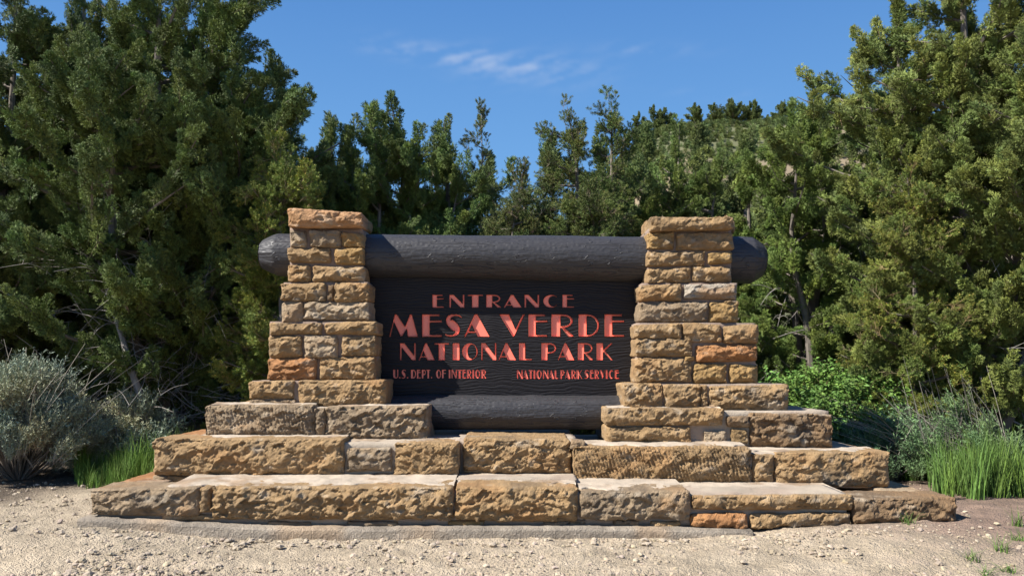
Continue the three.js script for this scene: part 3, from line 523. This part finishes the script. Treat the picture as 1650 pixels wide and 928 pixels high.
J('pale olive juniper showing between two darker junipers', 540, 15.5, 185, 1.3, 18, { stems: 4, nl: 60, tint: [1.25, 1.2, .95], dead: 15 });
J('lanky thin sapling with bare pale stem against the sky', 772, 13.8, 158, .5, 19, { kind: 'pine', nl: 20, low: .45, stems: 1, dens: .45, bark: [.38, .34, .3], tr: .05 });
J('tall pine with a pointed dark crown standing under the hill', 990, 12.9, 150, 1.1, 29, { kind: 'pine', nl: 95, dens: 1.4, stems: 2, low: .1, tint: [.9, 1.05, .9] });
J('bushy twin topped pine behind the middle of the log', 922, 12.6, 154, 1.5, 20, { kind: 'pine', nl: 140, dens: 1.4, pk: .7, low: .08, stems: 3, tint: [1.1, 1.15, 1], dead: 20 });
J('low spreading pine with bare grey twigs beside the twin topped pine', 850, 12.4, 262, 1.2, 21, { kind: 'pine', nl: 70, dens: 1.2, low: .08, stems: 2, dead: 40 });
J('bright broad juniper below the hill', 1118, 13.6, 184, 1.85, 22, { stems: 5, nl: 140, pk: .72, tint: [1.15, 1.2, 1] });
J('green juniper with forked grey trunk behind the log end', 1310, 12, 128, 1.6, 23, { stems: 4, nl: 115, dead: 60, tint: bright, low: .16 });
J('small juniper filling the gap beside the forked juniper', 1205, 12.6, 255, .9, 24, { nl: 46, tint: bright });
J('huge juniper with pale berries hanging over the grass', 1585, 9.8, -200, 1.9, 25, { pk: .8, stems: 5, nl: 230, dens: 1.45, dead: 60, low: .2, tint: [1.35, 1.25, 1.1], tr: .16 });
J('yellowish pine with budding tips tucked against the huge juniper', 1475, 9.6, 262, .9, 26, { kind: 'pine', nl: 105, dens: 1.4, low: .06, tint: [1.3, 1.3, .85], tr: .06 });
J('juniper rising behind the huge juniper', 1450, 12.4, -40, 1.3, 27, { nl: 80, tint: bright });
tree('juniper_tree', 'juniper at the outer edge past the huge juniper', { x: 7.9, d: 10.6, h: 6.8, r: 1.6, seed: 28, stems: 3, nl: 60 });
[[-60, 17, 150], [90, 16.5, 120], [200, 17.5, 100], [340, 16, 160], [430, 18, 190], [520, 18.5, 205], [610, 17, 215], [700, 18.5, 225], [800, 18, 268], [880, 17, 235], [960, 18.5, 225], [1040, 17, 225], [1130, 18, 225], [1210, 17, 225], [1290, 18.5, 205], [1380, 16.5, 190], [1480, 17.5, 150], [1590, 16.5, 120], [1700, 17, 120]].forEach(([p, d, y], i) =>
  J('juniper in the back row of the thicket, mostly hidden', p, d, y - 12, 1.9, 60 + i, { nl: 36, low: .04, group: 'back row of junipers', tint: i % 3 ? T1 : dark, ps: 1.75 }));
// ridge trees on the hill
[[1028, 172, 2.2], [1055, 170, 2.3], [1072, 176, 2], [1120, 180, 1.8], [1150, 172, 2], [1183, 163, 3.2], [1215, 175, 2.6], [1262, 172, 2.3], [1296, 186, 2.4]].forEach(([p, y, r], i) => {
  const d = 185, x = px(p, d), top = ht(y, d), h = clamp(top - hillY(x, -d), 5.2, 8);
  tree('ridge_tree', 'small dark tree standing on the ridge of the far hill', { x, d, h, r: r * 1.25, seed: 90 + i, nl: 34, low: .12, stems: 3, ps: 3.4, dens: 1.6, group: 'trees on the ridge', tint: [1, 1, 1], tr: .2 });
});
{ // scrub over the hillside
  const R = rng(5), pl = []; for (let i = 0; i < 4200; i++) { const x = 8 + R() * 105, z = -125 - R() * 70; if (fbm(x * .11, z * .11, 5, 4) > .1 && R() < .75) continue; const y = hillY(x, z); pl.push([V(x, y - .3, z), V((R() - .5) * .5, 1, (R() - .5) * .5).normalize(), V(2.2 + R() * 4, 1.2 + R() * 2.6, 2.2 + R() * 4)]); }
  const g = group('hillside_scrub'); foliage(g, 'juniper', pl, [1, 1, 1], R, 'scrub'); tag(g, 'low green scrub dotting the far hillside', 'scrub', null, 'stuff');
}
console.log('trees done');

// leaning dead trunk in the shade of the tall juniper
{
  const g = tag(group('dead_trunk'), 'pale grey dead trunk leaning in the shade under the tall juniper', 'dead tree'), s = new Soup(), R = rng(9), k = [.25, .225, .2];
  const c = s.tube([at(238, 668, 9.9), at(212, 600, 9.95), at(196, 545, 10.05), at(172, 470, 10.2), at(158, 420, 10.3)], .05, .02, k, 8); mesh('trunk', s.build(), M.bark, g);
  const b = new Soup(); for (let i = 0; i < 34; i++) { const q = c.getPoint(R()), e = rdir(R); e.y = e.y * .7 + .1; const l = .3 + .7 * R(), m = q.clone().addScaledVector(e, l * .5).addScaledVector(rdir(R), .1); b.tube([q, m, m.clone().addScaledVector(e, l * .5).add(V(0, -.12, 0)).addScaledVector(rdir(R), .12)], .008, .0025, k, 3); } mesh('branches', b.build(), M.bark, g);
}

// ------------------------------------------------------------------ shrubs and grass
function shrub(name, label, category, o) {
  const R = rng(o.seed), root = tag(group(name), label, category, o.group); root.position.set(o.x, groundY(o.x, o.d) - .03, -o.d);
  const stems = new Soup(), places = [];
  for (let i = 0; i < o.n; i++) {
    const a = i * 2.39996, q = Math.sqrt((i + .5) / o.n), e = V(Math.cos(a) * o.r * q * (.85 + .3 * R()), o.h * (1 - .55 * q * q) * (.6 + .4 * R()), Math.sin(a) * o.r * q * .85), m = V(e.x * .4, e.y * .35, e.z * .4).addScaledVector(rdir(R), .05);
    if (i % 2 === 0) stems.tube([V(e.x * .08, 0, e.z * .08), m, e], .012, .004, o.bark || [.2, .17, .14], 4);
    places.push([e.clone().add(V(0, -.22 * (o.ps || 1), 0)), V(e.x / o.r * .6 + (o.lean || 0), 1, e.z / o.r * .6).addScaledVector(rdir(R), .3).normalize(), (.7 + .5 * R()) * (o.ps || 1)]);
  }
  for (let i = 0; i < (o.dry || 0); i++) { const a = R() * 6.283, d = V(Math.cos(a) * .6 + (o.lean || 0), .75, Math.sin(a) * .5).normalize(), s = V((R() - .5) * o.r * 1.5, o.h * (.1 + .25 * R()), (R() - .5) * o.r), l = o.h * (.6 + .7 * R()), g = .8 + .5 * R(); stems.tube([s, s.clone().addScaledVector(d, l * .5), s.clone().addScaledVector(d, l).add(V(0, -.1 * l, 0))], .0042, .0018, [.3 * g, .27 * g, .225 * g], 3); }
  mesh('stems', stems.build(), M.bark, root); foliage(group('crown', root), o.kind, places, o.tint || T1, R);
  return root;
}
shrub('sagebrush', 'large silvery sagebrush with feathery grey stems beside the gravel', 'shrub', { x: px(28, 9.1), d: 9.1, h: 1.42, r: .72, n: 200, kind: 'sage', dry: 70, seed: 41, lean: .1, tint: [1.25, 1.25, 1.2] });
shrub('sagebrush', 'low sagebrush clump between the large sagebrush and the green grass', 'shrub', { x: px(140, 9.7), d: 9.7, h: .6, r: .35, n: 40, kind: 'sage', dry: 12, seed: 42, tint: [1.25, 1.25, 1.2] });
shrub('sagebrush', 'small sagebrush sprig in the shade under the tall juniper', 'shrub', { x: px(215, 9.9), d: 9.9, h: .9, r: .45, n: 46, kind: 'sage', seed: 43, tint: [1.25, 1.25, 1.2] });
[[1262, 10.4, .95, .5], [1330, 10.1, 1.2, .55], [1390, 9.6, 1.0, .45], [1290, 9.5, .6, .4]].forEach(([p, d, h, r], i) => shrub('leafy_shrub', ['leafy green bush close behind the third step end', 'tallest leafy green bush behind the steps', 'leafy green bush beside the dry stalks', 'low leafy green bush touching the stone steps'][i], 'shrub', { x: px(p, d), d, h: h * 1.2, r: r * 1.25, n: 130, kind: 'leafy', seed: 50 + i, tint: [1.35, 1.3, 1.2] }));
shrub('dry_shrub', 'shrub of long bare grey stalks leaning over the grass', 'shrub', { x: px(1540, 8.9), d: 8.9, h: 1.0, r: .8, n: 30, kind: 'sage', dry: 230, seed: 55, lean: -.8, tint: [.5, .75, .45] });
shrub('dry_shrub', 'grey green shrub beside the end of the second step', 'shrub', { x: px(1440, 8.9), d: 8.9, h: .6, r: .5, n: 40, kind: 'sage', dry: 60, seed: 56, lean: -.3, tint: [.5, .75, .45] });
function meadow(label, n, seed, where, hgt, tint) {
  const R = rng(seed), pl = []; for (let i = 0; i < n; i++) { const [x, d] = where(R); pl.push([V(x, groundY(x, d) - .02, -d), V((R() - .5) * .3, 1, (R() - .5) * .3).normalize(), V(.5, 1, .5).multiplyScalar(hgt * (.6 + .5 * R() + .5 * noise3(x * 2.3, d * 2.3, 4)))]); }
  const g = group('grass'); foliage(g, 'grass', pl, tint, R, 'blades'); tag(g, label, 'grass', null, 'stuff');
}
meadow('bright green grass growing behind the steps below the tall juniper', 330, 61, R => { const d = 8.3 + R() * 1.5; return [px(125 + R() * 215, d), d]; }, .5, [1.45, 1.4, 1.1]);
meadow('green grass behind the step ends beneath the leafy bushes', 260, 62, R => { const d = 8.9 + R() * 1.5; return [px(1255 + R() * 190, d), d]; }, .42, [1, 1.1, 1]);
meadow('long green grass along the edge of the reddish soil', 420, 63, R => { const c = Math.floor(R() * 42), q = rng(c * 91 + 5), p = 1485 + q() * 230, d = mix(8.9, 7.6, clamp((p - 1490) / 90, 0, 1)) + q() * 1.2 + (R() - .5) * .3; return [px(p, d) + (R() - .5) * .6, d]; }, .58, [1, 1.05, 1]);
[[1568, 5.43, .15, 'grass tuft on the soil, wide and low'], [1614, 5.6, .17, 'upright grass tuft on the reddish soil'], [1642, 6.3, .22, 'grass tuft with dark blades at the soil edge'], [1592, 5.17, .11, 'small grass sprig sprouting from the gravel'], [1626, 5.22, .1, 'short grass sprig beside the small sprig'], [1466, 6.43, .14, 'pale weed sprouting against the bottom step'], [1640, 5.85, .13, 'loose grass tuft between the upright tuft and the dark bladed tuft']].forEach(([p, d, h, label], i) => {
  const x = px(p, d), m = mesh('grass_tuft', plumes.grass[i % 4], M.leaf); m.position.set(x, groundY(x, d) - .015, -d); m.scale.set(.26, h, .26); m.rotation.y = i; tag(m, label, 'grass tuft');
});

// ------------------------------------------------------------------ gravel and loose stones
const pebbleGeo = [1, 2, 3, 4].map(s => { let g = new THREE.IcosahedronGeometry(1, 1); g.deleteAttribute('uv'); g.deleteAttribute('normal'); g = mergeVertices(g); const p = g.attributes.position, R = rng(s); for (let i = 0; i < p.count; i++) { const k = .7 + .5 * R(); p.setXYZ(i, p.getX(i) * k * 1.15, p.getY(i) * k * .62, p.getZ(i) * k); } g = g.toNonIndexed(); g.computeVertexNormals(); return g; });
{
  const R = rng(77), g = group('gravel'); tag(g, 'scattered pale gravel over the sandy ground', 'gravel', null, 'stuff');
  const N = 1500, m = new THREE.Matrix4(), q = new THREE.Quaternion(), c = new THREE.Color();
  for (let v = 0; v < 4; v++) {
    const im = shade(new THREE.InstancedMesh(pebbleGeo[v], M.gravel, N)); im.name = 'pebbles'; im.userData.kind = 'stuff';
    for (let i = 0; i < N; i++) {
      let x, d; const e = R(); if (e < .12) { d = 6.1 + R() * .3; x = -3.7 + R() * 6.6; } else { d = 4.9 + 4 * Math.pow(R(), 1.3); x = (R() * 2 - 1) * 6.2; if (d > 6.35 && Math.abs(x) < 3.75) { d = 5 + R() * 1.35; } if (x > 2.5 && R() < .5) x = -R() * 6; }
      const s = .004 + .018 * Math.pow(R(), 5) + .004 * R(); if (fbm(x * 1.1, d * 1.1, 3, 3) < -.05 && e > .12) { x = -1 - Math.abs(x); d = 5 + (d - 5) * .4; } q.setFromEuler(new THREE.Euler(R() * .5, R() * 6.28, R() * .5)); const b = .75 + R() * .5;
      im.setMatrixAt(i, m.compose(V(x, groundY(x, d) - .006 + s * .3, -d), q, V(s, s, s))); im.setColorAt(i, c.setRGB(b, b * (.95 + .07 * R()), b * (.88 + .14 * R())));
    }
    g.add(im);
  }
  for (let i = 0; i < 44; i++) {
    const near = i < 26, d = near ? 6.12 + R() * .24 : 5.2 + R() * 1.8, x = near ? -3.6 + R() * 5.8 : (R() < .75 ? -1.5 - R() * 3.4 : -1 + R() * 4), s = .016 + .016 * R(); if (!near && d > 6.3 && x > -3.8) continue;
    const p = mesh('loose_stone', pebbleGeo[i % 4], M.gravel); p.position.set(x, groundY(x, d) + s * .25, -d); p.scale.setScalar(s); p.rotation.y = R() * 6; tag(p, 'pale loose stone lying on the sandy gravel', 'stone', 'loose stones on the gravel');
  }
}
renderer.render(scene, camera);
